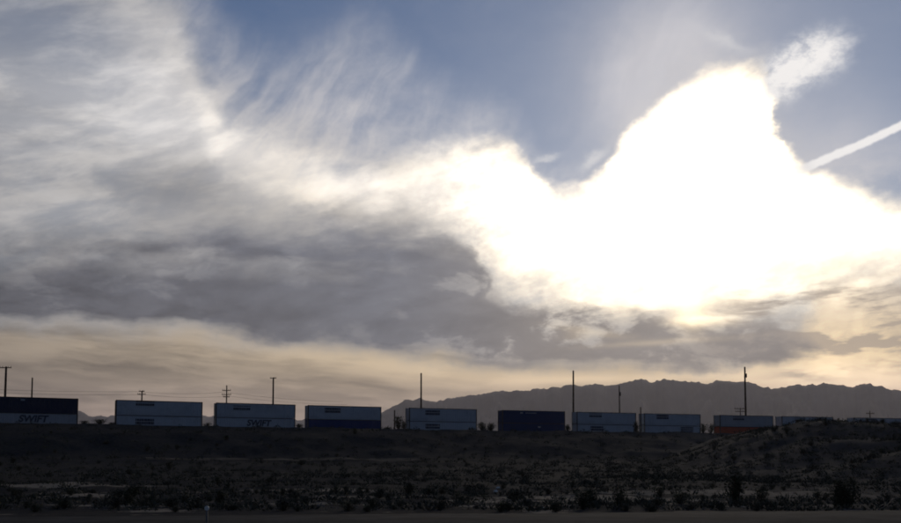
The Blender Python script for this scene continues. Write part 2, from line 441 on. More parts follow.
def ground(x, y):
    x, y = np.asarray(x, float), np.asarray(y, float)
    d = (np.interp(x, _tx, _ty) - y) * 0.915
    dn = d + fbm(x / 14, y / 14, 4) * 5.0 * sstep(11, 22, d) * (1 - 0.75 * sstep(33, 37, d) * (1 - sstep(43, 47, d)))
    z = np.interp(dn, _pd, _pz)
    crest = np.exp(-((d - 10) / 4.5) ** 2)
    z = z + crest * (0.05 * sstep(-20, 40, x) + fbm(x / 5, y / 5, 3) * 0.30)
    hill = 8.0 * sstep(31, 60, x + fbm(x / 18, y / 18, 3) * 4 + (150 - y) * 0.06) * sstep(60, 142, y + fbm(x / 15 + 5, y / 15, 3) * 14) * (1 - 0.7 * sstep(165, 205, y))
    hill = hill + fbm(x / 7, y / 7, 4) * 0.30 * sstep(2, 6, hill)
    near = 1 - sstep(250, 500, np.abs(y))
    z = np.maximum(z, hill * near)
    rough = sstep(30, 44, y) * (1 - sstep(4.5, 7.5, -d)) * sstep(8, 11, d)
    z = z + (fbm(x / 9, y / 9, 4) * 0.50 + fbm(x / 1.7, y / 1.7, 3) * 0.16) * rough
    return z
def gz(x, y): return float(ground(x, y))

# ------------------------------------------------------------------ ground sheet
def geo(a, b, n): return list(np.geomspace(1, abs(b - a) + 1, n)[1:] - 1)
def grid_mesh(name, xs, ys, zf):
    gx, gy = np.meshgrid(xs, ys)
    gzv = zf(gx, gy)
    nx, ny = len(xs), len(ys)
    co = np.stack([gx, gy, gzv], -1).reshape(-1, 3)
    idx = np.arange(nx * ny).reshape(ny, nx)
    q = np.stack([idx[:-1, :-1], idx[:-1, 1:], idx[1:, 1:], idx[1:, :-1]], -1).reshape(-1, 4)
    me = bpy.data.meshes.new(name)
    me.vertices.add(len(co)); me.vertices.foreach_set('co', co.ravel())
    me.loops.add(q.size); me.loops.foreach_set('vertex_index', q.ravel())
    me.polygons.add(len(q)); me.polygons.foreach_set('loop_start', np.arange(0, q.size, 4))
    me.update(calc_edges=True); me.validate()
    me.polygons.foreach_set('use_smooth', [True] * len(me.polygons))
    return me
def ground_material():
    m = bpy.data.materials.new('desert_ground'); m.use_nodes = True
    nt = m.node_tree; b = nt.nodes['Principled BSDF']
    b.inputs['Roughness'].default_value = 1.0; b.inputs['Specular IOR Level'].default_value = 0.02
    tc = nt.nodes.new('ShaderNodeTexCoord'); P = tc.outputs['Object']
    sp = nt.nodes.new('ShaderNodeSeparateXYZ'); nt.links.new(P, sp.inputs[0])
    x, y, z = (Ex(nt, sp.outputs[i]) for i in range(3))
    big = noise(nt, P, 0.11, 4, 0.6)
    mid = noise(nt, vec(nt, x * 0.16, y * 0.30, 2.0), 1.0, 6, 0.62, 0.4)
    fine = noise(nt, P, 1.8, 6, 0.7)
    grit = noise(nt, P, 14.0, 4, 0.7)
    # dark varnished gravel on the banks, washed sand on the flat
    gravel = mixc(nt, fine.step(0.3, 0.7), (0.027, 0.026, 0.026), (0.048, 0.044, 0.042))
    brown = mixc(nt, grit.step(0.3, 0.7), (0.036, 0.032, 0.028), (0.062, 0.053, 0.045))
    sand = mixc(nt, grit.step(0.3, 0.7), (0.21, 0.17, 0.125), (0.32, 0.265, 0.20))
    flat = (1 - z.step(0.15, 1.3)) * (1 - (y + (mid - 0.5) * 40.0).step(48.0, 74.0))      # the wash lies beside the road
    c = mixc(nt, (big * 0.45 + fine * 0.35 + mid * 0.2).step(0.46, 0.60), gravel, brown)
    patch = None                                  # washed-out sand pans on the flat
    for cx, cy, rx, ry in ((8.5, 46.0, 7.5, 3.2), (19.5, 52.0, 7.0, 3.0), (-20.0, 46.0, 3.5, 2.2), (-28.0, 62.0, 8.0, 3.0), (-5.0, 47.0, 4.0, 1.8), (-9.0, 58.0, 5.0, 2.0), (-14.5, 37.0, 3.0, 1.0), (3.0, 37.5, 4.0, 0.9), (13.0, 38.5, 5.0, 1.2)):
        q = (((x - cx) / rx) * ((x - cx) / rx) + ((y - cy) / ry) * ((y - cy) / ry) + (fine - 0.5) * 2.2 + (mid - 0.5) * 1.5)
        q = 1 - q.step(0.45, 1.05)
        patch = q if patch is None else patch.max(q)
    c = mixc(nt, patch * 0.9, c, sand)
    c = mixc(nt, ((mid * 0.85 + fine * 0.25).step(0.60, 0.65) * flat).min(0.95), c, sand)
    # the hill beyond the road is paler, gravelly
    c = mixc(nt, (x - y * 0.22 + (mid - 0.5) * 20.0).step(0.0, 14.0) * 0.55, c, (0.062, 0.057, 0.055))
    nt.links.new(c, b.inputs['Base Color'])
    bp = nt.nodes.new('ShaderNodeBump'); bp.inputs['Strength'].default_value = 0.6; bp.inputs['Distance'].default_value = 0.15
    nt.links.new((fine + grit * 0.4).s, bp.inputs['Height']); nt.links.new(bp.outputs[0], b.inputs['Normal'])
    return m
xs = sorted([-130 - v for v in geo(0, 9800, 26)]) + list(np.arange(-130, 150.1, 0.8)) + [150 + v for v in geo(0, 9800, 26)]
ys = sorted([-2 - v for v in geo(0, 2500, 12)]) + list(np.arange(-2, 26, 2.0)) + list(np.arange(26, 90, 0.55)) + list(np.arange(90, 262, 0.85)) + [262 + v for v in geo(0, 11000, 34)]
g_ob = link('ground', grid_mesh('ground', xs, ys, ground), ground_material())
prop(g_ob, kind='structure')

# road along the bottom of the picture, following the lie of the railway loosely
def road_y(x): return 31.2 + 0.13 * x - 0.0006 * x * abs(x)
rb = MB(); xr = list(np.arange(-220, 220.1, 4))
for x in xr:
    a = road_y(x)
    for o, zz in ((0.0, 0.03), (-0.25, 0.075), (-3.6, 0.13), (-7.2, 0.075), (-7.5, 0.03)):
        rb.v.append((x, a + o, zz + 0.02))
rb.f = [(5 * i + k + 1, 5 * i + k, 5 * i + k + 5, 5 * i + k + 6) for i in range(len(xr) - 1) for k in range(4)]
for i in range(len(rb.f)): rb.f[i] = rb.f[i]
road = rb.build('road', M['asphalt'], smooth=True)
prop(road, kind='structure')
# dirt shoulder beyond the road
sh = MB()
for x in np.arange(-220, 220.1, 1.0):
    a = road_y(x); w = 0.7 + 0.9 * float(fbm(x / 5, 3.0, 3))
    for o, zz in ((-0.12, 0.036), (0.5 * w, 0.05), (w, 0.015)):
        sh.v.append((x, a + o, zz + max(0.0, gz(x, a + o))))
n_ = len(sh.v) // 3
sh.f = [(3 * i + k, 3 * i + k + 3, 3 * i + k + 4, 3 * i + k + 1) for i in range(n_ - 1) for k in range(2)]
prop(sh.build('road_shoulder', M['dirt'], smooth=True), kind='structure')
# dirt track along the bench of the embankment
dt = MB()
for s in np.arange(438, 484, 1.5):
    x, y, z, h = track(s)
    for d in (38.2, 39.5, 40.8, 42.0):
        px, py = x + math.sin(h) * d, y - math.cos(h) * d
        dt.v.append((px, py, gz(px, py) + 0.05))
n_ = len(dt.v) // 4
dt.f = [(4 * i + k + 1, 4 * i + k, 4 * i + k + 4, 4 * i + k + 5) for i in range(n_ - 1) for k in range(3)]
prop(dt.build('dirt_track', M['dirt'], smooth=True), kind='structure')

# ------------------------------------------------------------------ mountains
def ridge_mesh(name, prof, pmin, pmax, step, dist, depth_f, depth_b, base, amp, seed, jag):
    px = np.arange(pmin, pmax, step)
    py = np.interp(px, [p[0] for p in prof], [p[1] for p in prof])
    py = py + fbm(px / 7.0 + seed, px * 0 + seed, 4, 0.62) * jag
    A = np.array([ae(a, b) for a, b in zip(px, py)])
    az, el = np.radians(A[:, 0]), np.radians(A[:, 1])
    rid = dist * (1 + 0.05 * fbm(px / 90 + seed, px * 0 + 3, 3))
    H = CAM_H + rid * np.tan(el)
    T = np.concatenate([np.linspace(-1, 0, 26), np.linspace(0, 1, 10)[1:]])
    rows = []
    for t in T:
        r = rid + (depth_f if t < 0 else depth_b) * t
        w = 1 - abs(t)
        gul = np.abs(fbm(px / 34 + seed + t * 1.2, px * 0 + t * 3.0 + seed, 5, 0.55)) * 2.2
        gul2 = np.abs(fbm(px / 11 + seed + t * 0.8, px * 0 + t * 5.0 + seed + 40, 4, 0.55)) * 1.5
        prf = w ** 1.25
        cut = amp * min(1.0, abs(t) * 4) * (w ** 0.5)
        h = base + (H - base) * np.clip(prf - cut * (gul * 0.8 + gul2 * 0.14) * 0.55, 0, 1)
        rows.append(np.stack([r * np.sin(az), r * np.cos(az), h], -1))
    co = np.array(rows); ny, nx = co.shape[:2]
    idx = np.arange(nx * ny).reshape(ny, nx)
    q = np.stack([idx[:-1, :-1], idx[:-1, 1:], idx[1:, 1:], idx[1:, :-1]], -1).reshape(-1, 4)
    me = bpy.data.meshes.new(name)
    me.from_pydata(co.reshape(-1, 3).tolist(), [], q.tolist()); me.update()
    return me
RIDGE = [(340, 430), (372, 419), (381, 413.5), (388, 409), (395, 405), (405, 400.5), (415, 399), (422, 399.5), (435, 402), (447, 399), (457, 397.5), (470, 395), (477, 395.5), (492, 391.5), (505, 391), (512, 390.2), (530, 391), (537, 388.5), (545, 387.5),
         (555, 387.8), (570, 385.5), (575, 384), (587, 385.5), (595, 384), (605, 385), (615, 384.5), (632, 381.5), (641, 379), (648, 381), (655, 381.2), (664, 380.2), (672, 380), (680, 382), (700, 383), (707, 383.7), (718, 381), (735, 381.5), (748, 383),
         (765, 386.5), (773, 390), (785, 386.5), (800, 385), (815, 384.5), (823, 382.5), (835, 384), (850, 387), (862, 385), (870, 384), (885, 388), (895, 391), (901, 391), (940, 396), (1000, 390), (1080, 402), (1200, 398), (1320, 430)]
mo = link('mountain_range', ridge_mesh('mountain_range', RIDGE, 340, 1320, 1.0, 6600, 2300, 2000, 40, 0.75, 3.0, 2.2), M['rock'], smooth=True)
prop(mo, kind='structure')
LOW = [(-500, 410), (-100, 414), (0, 414), (60, 411), (79, 411.5), (86, 414.5), (92, 416), (97, 414.7), (108, 416.3), (115, 415), (160, 414), (205, 416), (213, 415.6), (260, 417), (300, 420), (340, 418), (381, 416), (420, 420), (480, 425)]
lo_ = link('distant_hills', ridge_mesh('distant_hills', LOW, -500, 480, 1.2, 9000, 1500, 1200, 60, 0.5, 8.0, 2.4), M['rock'], smooth=True)
prop(lo_, kind='structure')

# ------------------------------------------------------------------ railway track
tr = empty('railway_track', track(478)[:3])
bl = MB(); SS = list(np.arange(368, 683, 3.0)); o_ = Vector(track(478)[:3])
for s in SS:
    x, y, z, h = track(s)
    for d, dz in ((-3.6, -0.47), (-1.7, -0.22), (1.7, -0.22), (3.6, -0.47)):
        bl.v.append((x - math.sin(h) * d - o_.x, y + math.cos(h) * d - o_.y, z + dz - o_.z))
bl.f = [(4 * i + k, 4 * i + k + 4, 4 * i + k + 5, 4 * i + k + 1) for i in range(len(SS) - 1) for k in range(3)]
bl.build('ballast_bed', M['ballast'], tr)
for g in (-0.7175, 0.7175):
    rl = MB()
    pr = [(-0.07, -0.17), (0.07, -0.17), (0.02, -0.12), (0.035, 0.0), (-0.035, 0.0), (-0.02, -0.12)]
    for s in SS:
        x, y, z, h = track(s)
        for a, dz in pr: rl.v.append((x - math.sin(h) * (g + a) - o_.x, y + math.cos(h) * (g + a) - o_.y, z + dz - o_.z))
    rl.f = [(6 * i + k, 6 * i + (k + 1) % 6, 6 * i + 6 + (k + 1) % 6, 6 * i + 6 + k) for i in range(len(SS) - 1) for k in range(6)]
    rl.build('rail', M['rail_steel'], tr)
sl = MB()
for s in np.arange(370, 680, 0.6):
    x, y, z, h = track(s)
    sl.box((0, 0, 0), (0.23, 2.6, 0.14), Matrix.Translation((x - o_.x, y - o_.y, z - 0.235 - o_.z)) @ Matrix.Rotation(h, 4, 'Z'))
prop(sl.build('sleepers', M['timber'], tr), kind='stuff')
prop(tr, 'railway track with steel rails on the ballast bed under the container train', 'railway track')

# ------------------------------------------------------------------ containers
CL, CW, CH = 16.15, 2.6, 2.895
def container_meshes():
    D = {}
    for side in (-1, 1):                          # corrugated side wall
        m = MB(); n = 44; pts = []
        x = -CL / 2 + 0.20; w = (CL - 0.40) / n
        for i in range(n):
            for f, o in ((0.0, 0.0), (0.40, 0.0), (0.52, 0.035), (0.88, 0.035)):
                pts.append((x + (i + f) * w, side * (CW / 2 - 0.03 - o)))
        pts.append((x + n * w, side * (CW / 2 - 0.03)))
        for px, py in pts: m.v += [(px, py, 0.16), (px, py, CH - 0.12)]
        m.f = [((2 * i, 2 * i + 2, 2 * i + 3, 2 * i + 1) if side < 0 else (2 * i + 2, 2 * i, 2 * i + 1, 2 * i + 3)) for i in range(len(pts) - 1)]
        D['side_wall', side] = m.mesh('side_wall')
    D['roof'] = MB().box((0, 0, CH - 0.045), (CL - 0.36, CW - 0.12, 0.05)).mesh('roof')
    D['floor'] = MB().box((0, 0, 0.15), (CL - 0.36, CW - 0.16, 0.06)).mesh('floor')
    D['end_wall'] = MB().box((CL / 2 - 0.08, 0, CH / 2), (0.06, CW - 0.3, CH - 0.26)).mesh('end_wall')
    for side in (-1, 1):
        D['door', side] = MB().box((-CL / 2 + 0.07, side * 0.575, CH / 2), (0.06, 1.13, CH - 0.28)).mesh('door')
        m = MB()
        for k in (-0.28, 0.28): m.tube([(-CL / 2 + 0.02, side * 0.575 + k, 0.14), (-CL / 2 + 0.02, side * 0.575 + k, CH - 0.16)], 0.018, 6)
        m.box((-CL / 2 + 0.012, side * 0.575 + 0.14, 1.25), (0.02, 0.34, 0.04))
        D['lock_rod', side] = m.mesh('lock_rods')
        D['top_rail', side] = MB().box((0, side * (CW / 2 - 0.04), CH - 0.06), (CL - 0.36, 0.07, 0.11)).mesh('top_rail')
        D['bottom_rail', side] = MB().box((0, side * (CW / 2 - 0.04), 0.08), (CL - 0.36, 0.07, 0.15)).mesh('bottom_rail')
    for sx in (-1, 1):
        for sy in (-1, 1):
            m = MB().box((sx * (CL / 2 - 0.10), sy * (CW / 2 - 0.08), CH / 2), (0.20, 0.16, CH - 0.2))
            D['corner_post', sx, sy] = m.mesh('corner_post')
            for sz in (0, 1):
                D['corner_casting', sx, sy, sz] = MB().box((sx * (CL / 2 - 0.09), sy * (CW / 2 - 0.082), 0.059 + sz * (CH - 0.118)), (0.18, 0.164, 0.118)).mesh('corner_casting')
        for sy in (-1, 1):
            D['lifting_post', sx, sy] = MB().box((sx * 6.05, sy * (CW / 2 - 0.03), CH / 2), (0.22, 0.075, CH - 0.24)).mesh('lifting_post')
    return D
CM = container_meshes()
for me in CM.values(): me.materials.append(None)
def setmat(o, m):
    o.material_slots[0].link = 'OBJECT'; o.material_slots[0].material = m
def text_mesh(txt, size, shear):
    cu = bpy.data.curves.new('lettering', 'FONT')
    cu.body = txt; cu.size = size; cu.shear = shear; cu.extrude = 0.012; cu.align_x = 'CENTER'; cu.align_y = 'CENTER'
    cu.offset = 0.055
    ob = bpy.data.objects.new('lettering_tmp', cu); COL.objects.link(ob)
    bpy.context.view_layer.update()
    me = bpy.data.meshes.new_from_object(ob.evaluated_get(bpy.context.evaluated_depsgraph_get()))
    bpy.data.objects.remove(ob)
    me.name = 'lettering'
    return me
SWIFT = text_mesh('SWIFT', 1.7, 0.18)
def rows_mesh(seed, rows, w, h):                  # rows of lettering too far off to read: broken dark strokes
    r_ = random.Random(seed); m = MB()
    for k, (f0, f1) in enumerate(rows):
        x = -w / 2
        while x < w / 2 - 0.12:
            ww = r_.uniform(0.16, 0.42)
            if x + ww > w / 2: ww = w / 2 - x
            m.box((x + ww / 2, 0, h * (0.5 - (f0 + f1) / 2)), (ww, 0.024, h * (f1 - f0)))
            x += ww + r_.uniform(0.05, 0.09)
    return m.mesh('lettering')
MARK = {'two_rows': rows_mesh(1, [(0.0, 0.42), (0.55, 1.0)], 3.4, 1.05), 'low_row': rows_mesh(2, [(0.0, 0.18), (0.5, 1.0)], 3.4, 0.85), 'three_rows': rows_mesh(3, [(0, 0.24), (0.38, 0.62), (0.76, 1.0)], 3.6, 1.3),
        'thin': rows_mesh(4, [(0.0, 1.0)], 2.8, 0.22), 'small': MB().box((0, 0, 0), (0.7, 0.024, 0.35)).mesh('lettering')}
def container(loc, rz, paint, marks, label, frame=None, group=None):
    t = empty('freight_container', loc, rz)
    for key, me in CM.items():
        nm = key[0] if isinstance(key, tuple) else key
        if nm == 'lock_rod': continue
        o = link(nm, me, None, t)
        setmat(o, (frame or M['post_steel']) if nm in ('corner_post', 'corner_casting', 'top_rail') else (M['dark_steel'] if nm == 'floor' else M[paint]))
        if nm == 'door':
            lr = link('lock_rods', CM['lock_rod', key[1]], None, o); setmat(lr, M['post_steel'])
    for me, mat, fx, fz in marks:
        o = bpy.data.objects.new('lettering', me); COL.objects.link(o); o.parent = t
        if not me.materials: me.materials.append(None)
        setmat(o, M[mat])
        o.location = (-CL / 2 + fx * CL, -CW / 2 - 0.0, fz * CH)
        if me is SWIFT: o.rotation_euler = (R(90), 0, 0)
        else: o['kind'] = 'stuff'
    prop(t, label, 'container', group or 'containers stacked on the freight train')
    return t
two = lambda fx=0.32, fz=0.72: (MARK['two_rows'], 'letter_dark', fx, fz)
low = lambda fx=0.32, fz=0.72: (MARK['low_row'], 'letter_dark', fx, fz)
STARTS = [413.6, 436.021, 454.469, 472.912, 495.046, 517.123, 536.027, 554.095, 575.399, 593.8, 616.0]
STACK = [
    ('black_navy', [(MARK['small'], 'letter_pale', 0.42, 0.82)], 'dark navy container on top of the leftmost stack, cut by the left edge',
     'grey_paint', [(SWIFT, 'letter_dark', 0.53, 0.62)], 'pale container lettered SWIFT under the dark navy one at far left'),
    ('white_paint', [low(0.33, 0.80)], 'white upper container of the widest stack, second from the left',
     'white_paint', [two(0.33, 0.60)], 'white lower container of the second stack from the left'),
    ('white_paint', [low(0.32, 0.68)], 'white upper container above the SWIFT one, third stack from the left',
     'white_paint', [(SWIFT, 'letter_dark', 0.53, 0.62)], 'white lower container lettered SWIFT, third stack from the left'),
    ('white_paint', [two(0.33, 0.66)], 'white upper container above a blue one, fourth stack from the left',
     'blue_paint', [], 'blue lower container beneath a white one, fourth stack from the left'),
    ('white_paint', [two(0.34, 0.66)], 'white upper container by the tall pole where the mountains begin',
     'white_paint', [two(0.34, 0.62)], 'white lower container by the tall pole where the mountains begin'),
    ('navy_paint', [(MARK['small'], 'letter_pale', 0.30, 0.80), (MARK['thin'], 'letter_pale', 0.45, 0.80)], 'dark blue upper container of the all-blue stack before the mountains',
     'navy_paint', [(MARK['small'], 'letter_pale', 0.58, 0.70)], 'dark blue lower container of the all-blue stack before the mountains'),
    ('white_paint', [low(0.31, 0.74)], 'white upper container right of the tall pole beside the blue stack',
     'white_paint', [two(0.33, 0.66)], 'white lower container right of the tall pole beside the blue stack'),
    ('white_paint', [two(0.32, 0.72)], 'white upper container just right of the short post',
     'white_paint', [(MARK['three_rows'], 'letter_dark', 0.75, 0.66)], 'white lower container with three dark rows, just right of the short post'),
    ('grey_paint', [low(0.35, 0.72)], 'pale grey upper container over a red one, near the hill',
     'red_paint', [], 'red container half hidden by the hill under a pale grey one'),
    ('white_paint', [low(0.35, 0.72)], 'pale container top just showing over the hill crest, next after the red one',
     'white_paint', [], 'pale lower container sunk behind the hill crest, next after the red one'),
    ('white_paint', [two(0.35, 0.72)], 'farthest pale container, its roof just above the hill at right',
     'white_paint', [], 'farthest pale lower container hidden low behind the hill at right'),
]
# ------------------------------------------------------------------ well cars under the stacks
def well_meshes():
    D = {}
    for s_ in (-1, 1):
        m = MB().box((0, s_ * 1.42, 0.78), (CL + 0.5, 0.09, 0.86))
        m.box((0, s_ * 1.42, 1.24), (CL + 0.6, 0.16, 0.09)); m.box((0, s_ * 1.42, 0.33), (CL + 0.5, 0.20, 0.08))
        for k in range(13): m.box((-CL / 2 + 0.3 + k * (CL - 0.6) / 12, s_ * 1.485, 0.78), (0.09, 0.05, 0.80))
        D['side_sill', s_] = m.mesh('side_sill')
    m = MB()
    for k in range(7): m.box((-CL / 2 + 0.5 + k * (CL - 1.0) / 6, 0, 0.24), (0.35, 2.7, 0.10))
    D['well_floor'] = m.mesh('well_floor')
    for e in (-1, 1):
        m = MB().box((e * (CL / 2 + 0.55), 0, 1.08), (0.62, 2.5, 0.30))
        m.box((e * (CL / 2 + 0.26), 0, 0.75), (0.08, 2.7, 0.90))
        D['end_platform', e] = m.mesh('end_platform')
    b = MB()
    for s_ in (-1, 1):
        b.box((0, s_ * 0.98, 0.50), (2.2, 0.14, 0.22)); b.box((0, s_ * 0.98, 0.68), (0.7, 0.14, 0.22))
    b.box((0, 0, 0.62), (0.35, 2.0, 0.22))
    D['bogie'] = b.mesh('bogie')
    w = MB()
    for s_ in (-1, 1): w.tube([(0, s_ * 0.65, 0), (0, s_ * 0.79, 0)], 0.42, 20)
    w.tube([(0, -0.7, 0), (0, 0.7, 0)], 0.075, 8)
    D['wheelset'] = w.mesh('wheelset')
    D['coupler'] = MB().box((0, 0, 0.85), (1.2, 0.22, 0.26)).mesh('coupler')
    return D
WM = well_meshes()
WELL_LABEL = ['dark well car under the leftmost stack', 'dark well car under the second stack from the left', 'dark well car under the third stack from the left', 'dark well car under the blue and white stack',
              'dark well car under the white stack by the mountain foot', 'dark well car under the all-blue stack', 'dark well car under the stack right of the tall pole', 'dark well car under the stack right of the short post',
              'dark well car under the red container', 'dark well car behind the hill crest, next after the red container', 'dark well car behind the hill, farthest along the train']
for i, s in enumerate(STARTS):
    x, y, zr, h = track(s + CL / 2)
    up, um, ul, lp, lm, ll = STACK[i]
    container((x, y, zr + 0.31 + CH + 0.012), h, up, um, ul)
    container((x, y, zr + 0.31), h, lp, lm, ll)
    wc = empty('well_car', (x, y, zr), h)
    for key, me in WM.items():
        nm = key[0] if isinstance(key, tuple) else key
        if nm in ('bogie', 'wheelset', 'coupler'): continue
        link(nm, me, M['dark_steel'], wc)
    gl = s - (STARTS[i - 1] + CL) if i else 6.3
    gr = STARTS[i + 1] - (s + CL) if i + 1 < len(STARTS) else 6.0
    ends = [-(CL / 2 + min(gl / 2, 1.5))]
    if gr > 3.2: ends.append(CL / 2 + 1.5)
    for ex in ends:
        b = link('bogie', WM['bogie'], M['dark_steel'], wc); b.location = (ex, 0, 0)
        for wx in (-0.85, 0.85):
            w = link('wheelset', WM['wheelset'], M['wheel_steel'], b); w.location = (wx, 0, 0.42)
    if gr > 3.2:
        c_ = link('coupler', WM['coupler'], M['dark_steel'], wc); c_.location = (CL / 2 + gr / 2 - 0.75, 0, 0)
    prop(wc, WELL_LABEL[i], 'well car', 'well cars of the freight train')

# ------------------------------------------------------------------ poles, posts and wires
def pole(name, px, ytop, Y, label, r0=0.24, r1=0.15, arms=(), lean=0.0, cat='pole', group=None, extra=None, mat='timber'):
    top = at(px, ytop, Y)
    zb = gz(top.x, Y) - 0.4
    t = empty(name, (top.x, Y, zb))
    hgt = top.z - zb
    m = MB(); pts = [(lean * (k / 6 - 1) , 0.0, hgt * k / 6) for k in range(7)]
    m.tube(pts, [r0 + (r1 - r0) * k / 6 for k in range(7)], 10)
    m.build('shaft', M[mat], t, smooth=True)
    for dz, w in arms:                            # crossarm with insulators
        a = MB().box((0, -r1 - 0.06, hgt - dz), (w, 0.14, 0.16)).build('crossarm', M['timber'], t)
        for k in (-0.46, -0.24, 0.24, 0.46):
            i_ = MB().tube([(k * w, -r1 - 0.06, hgt - dz + 0.08), (k * w, -r1 - 0.06, hgt - dz + 0.20), (k * w, -r1 - 0.06, hgt - dz + 0.34)], [0.03, 0.09, 0.05], 6).build('insulator', M['insulator'], a)
    if extra == 'transformer':
        m = MB().tube([(0.12, -r1 - 0.28, hgt - 3.2), (0.12, -r1 - 0.28, hgt - 3.1), (0.12, -r1 - 0.28, hgt - 2.1), (0.12, -r1 - 0.28, hgt - 2.0)], [0.18, 0.27, 0.27, 0.20], 12)
        m.build('transformer', M['dark_steel'], t, smooth=True)
    if extra == 'cap':
        MB().tube([(0, 0, hgt - 0.02), (0, 0, hgt + 0.18)], [r1 * 1.25, r1 * 0.6], 8).build('cap', M['galv'], t)
    prop(t, label, cat, group)
    return t, top
G1 = 'poles behind the freight train'
pole('utility_pole', 6.2, 366.5, 168, 'tall pole with a single wide crossarm at the far left edge', 0.26, 0.19, [(0.25, 2.3)], group=G1)
pole('utility_pole', 32.4, 377.5, 182, 'plain pole without arms behind the leftmost stack', 0.20, 0.14, group=G1)
pole('telegraph_pole', 142, 390.6, 205, 'short pole with two small crossarms above the second stack', 0.2, 0.15, [(0.2, 1.3), (0.9, 1.9)], group=G1)
pole('telegraph_pole', 226.8, 385.3, 215, 'pole with three stacked crossarms above the third stack', 0.2, 0.14, [(1.3, 2.1), (2.3, 2.3), (2.9, 1.6)], group=G1)
pole('utility_pole', 273.4, 377.3, 222, 'tall pole with a short top arm rising from the third stack', 0.26, 0.19, [(0.25, 1.6)], group=G1)
pole('utility_pole', 421.2, 373, 228, 'plain tall pole at the left foot of the mountains', 0.27, 0.20, group=G1)
pole('utility_pole', 573.3, 371, 236, 'tall pole in the gap right of the all-blue stack', 0.30, 0.21, lean=0.15, group=G1, extra='cap')
pole('utility_pole', 619.2, 385.5, 262, 'thinner pole behind the stack right of the blue one', 0.24, 0.16, group=G1, extra='transformer')
pole('utility_pole', 744.8, 366.8, 252, 'tallest pole, bulging near its top, above the red container', 0.32, 0.23, lean=0.1, group=G1, extra='transformer')
pole('telegraph_pole', 740.2, 407.8, 262, 'tiny pole with two crossarms beside the tallest pole', 0.16, 0.12, [(0.25, 3.6), (1.1, 3.2)], group=G1)
pole('telegraph_pole', 869.8, 410.8, 255, 'small pole with a crossarm on the right skyline by the hill', 0.16, 0.12, [(0.8, 2.4)], group=G1)
pole('marker_post', 394.6, 410, 186, 'dark short post in the gap left of the mountain-foot stack', 0.16, 0.13, group='posts in front of the train')
pole('marker_post', 640.6, 407, 206, 'dark short post in front of the eighth stack', 0.17, 0.14, group='posts in front of the train')
def wire(p, q, sag, label, r=0.028):
    n = 14
    m = MB().tube([tuple((p.lerp(q, k / n) - p) + Vector((0, 0, -sag * 4 * (k / n) * (1 - k / n)))) for k in range(n + 1)], r, 5)
    o = m.build('overhead_wire', M['wire'], smooth=True); o.location = p
    prop(o, label, 'wire', 'wires strung between the poles')
for k, (dx, ya, yb) in enumerate(((-2.2, 386.0, 391.5), (2.2, 389.5, 394.6))):
    wire(at(-70 + dx, ya, 196), at(142 + dx, yb, 204.6), 0.45, ('upper', 'lower')[k] + ' thin wire running from the left edge to the two-armed pole', 0.022)
for k, (dx, ya, yb) in enumerate(((-2.2, 391.5, 391.9), (2.2, 394.6, 396.0))):
    wire(at(142 + dx, ya, 204.6), at(226.8 + dx, yb, 214.6), 0.5, ('upper', 'lower')[k] + ' thin wire between the two-armed and the three-armed pole', 0.022)
for k, (dx, ya, yb) in enumerate(((-2.2, 391.9, 401.5), (2.2, 396.0, 404.5))):
    wire(at(226.8 + dx, ya, 214.6), at(345 + dx, yb, 232), 0.5, ('upper', 'lower')[k] + ' thin wire running right from the three-armed pole', 0.022)

# ------------------------------------------------------------------ shrubs
def shrub(seed, w, h, nl, leaf):
    r_ = np.random.default_rng(seed)
    st, fo = MB(), MB()
    tips = []
    for k in range(11):
        a = r_.uniform(0, 2 * math.pi); t = abs(r_.normal(0, 0.5)); t = min(t, 1.15)
        hh = h * r_.uniform(0.65, 1.0) * (1 - 0.32 * t)
        e = Vector((math.cos(a) * w * 0.46 * t, math.sin(a) * w * 0.46 * t, hh))
        mid = e * 0.5 + Vector((r_.normal(0, 0.05) * w, r_.normal(0, 0.05) * w, -0.05 * h))
        st.tube([(0, 0, -0.08), mid, e], [0.018 * w + 0.006, 0.010 * w + 0.004, 0.003], 4, False)
        tips += [(mid, e)]
    c = 0
    while c < nl:
        m_, e = tips[r_.integers(len(tips))]
        f = r_.uniform(0.0, 1.08)
        p = m_.lerp(e, f) if r_.random() < 0.72 else Vector((0, 0, 0)).lerp(m_, r_.uniform(0.35, 1.0))
        p = p + Vector(r_.normal(0, 0.085, 3)) * w
        if p.z < 0.02: continue
        d = Vector(r_.normal(0, 1, 3)); d.z = abs(d.z) * 0.8; d.normalize()
        q = d.cross(Vector(r_.normal(0, 1, 3))); q.normalize()
        L = leaf * r_.uniform(0.6, 1.4); W = L * 0.42
        fo.add([p - q * W * 0.5, p + d * L * 0.5 + q * W * 0.35, p + d * L, p + d * L * 0.4 - q * W * 0.9], [(0, 1, 2, 3)])
        c += 1
    return st.mesh('stems'), fo.mesh('foliage')
VAR = []
for k, (w, h) in enumerate([(1.2, 0.95), (1.0, 0.62), (1.3, 0.8), (0.9, 0.9), (1.1, 0.5), (1.4, 1.1), (0.95, 0.7)]):
    st, fo = shrub(40 + k, w, h, 620, 0.085)
    st.materials.append(M['bark']); fo.materials.append(M['foliage_grey'] if k in (1, 4, 6) else M['foliage'])
    VAR.append((st, fo, w, h))
big = shrub(90, 1.0, 0.62, 2600, 0.042); big[0].materials.append(M['bark']); big[1].materials.append(M['foliage'])
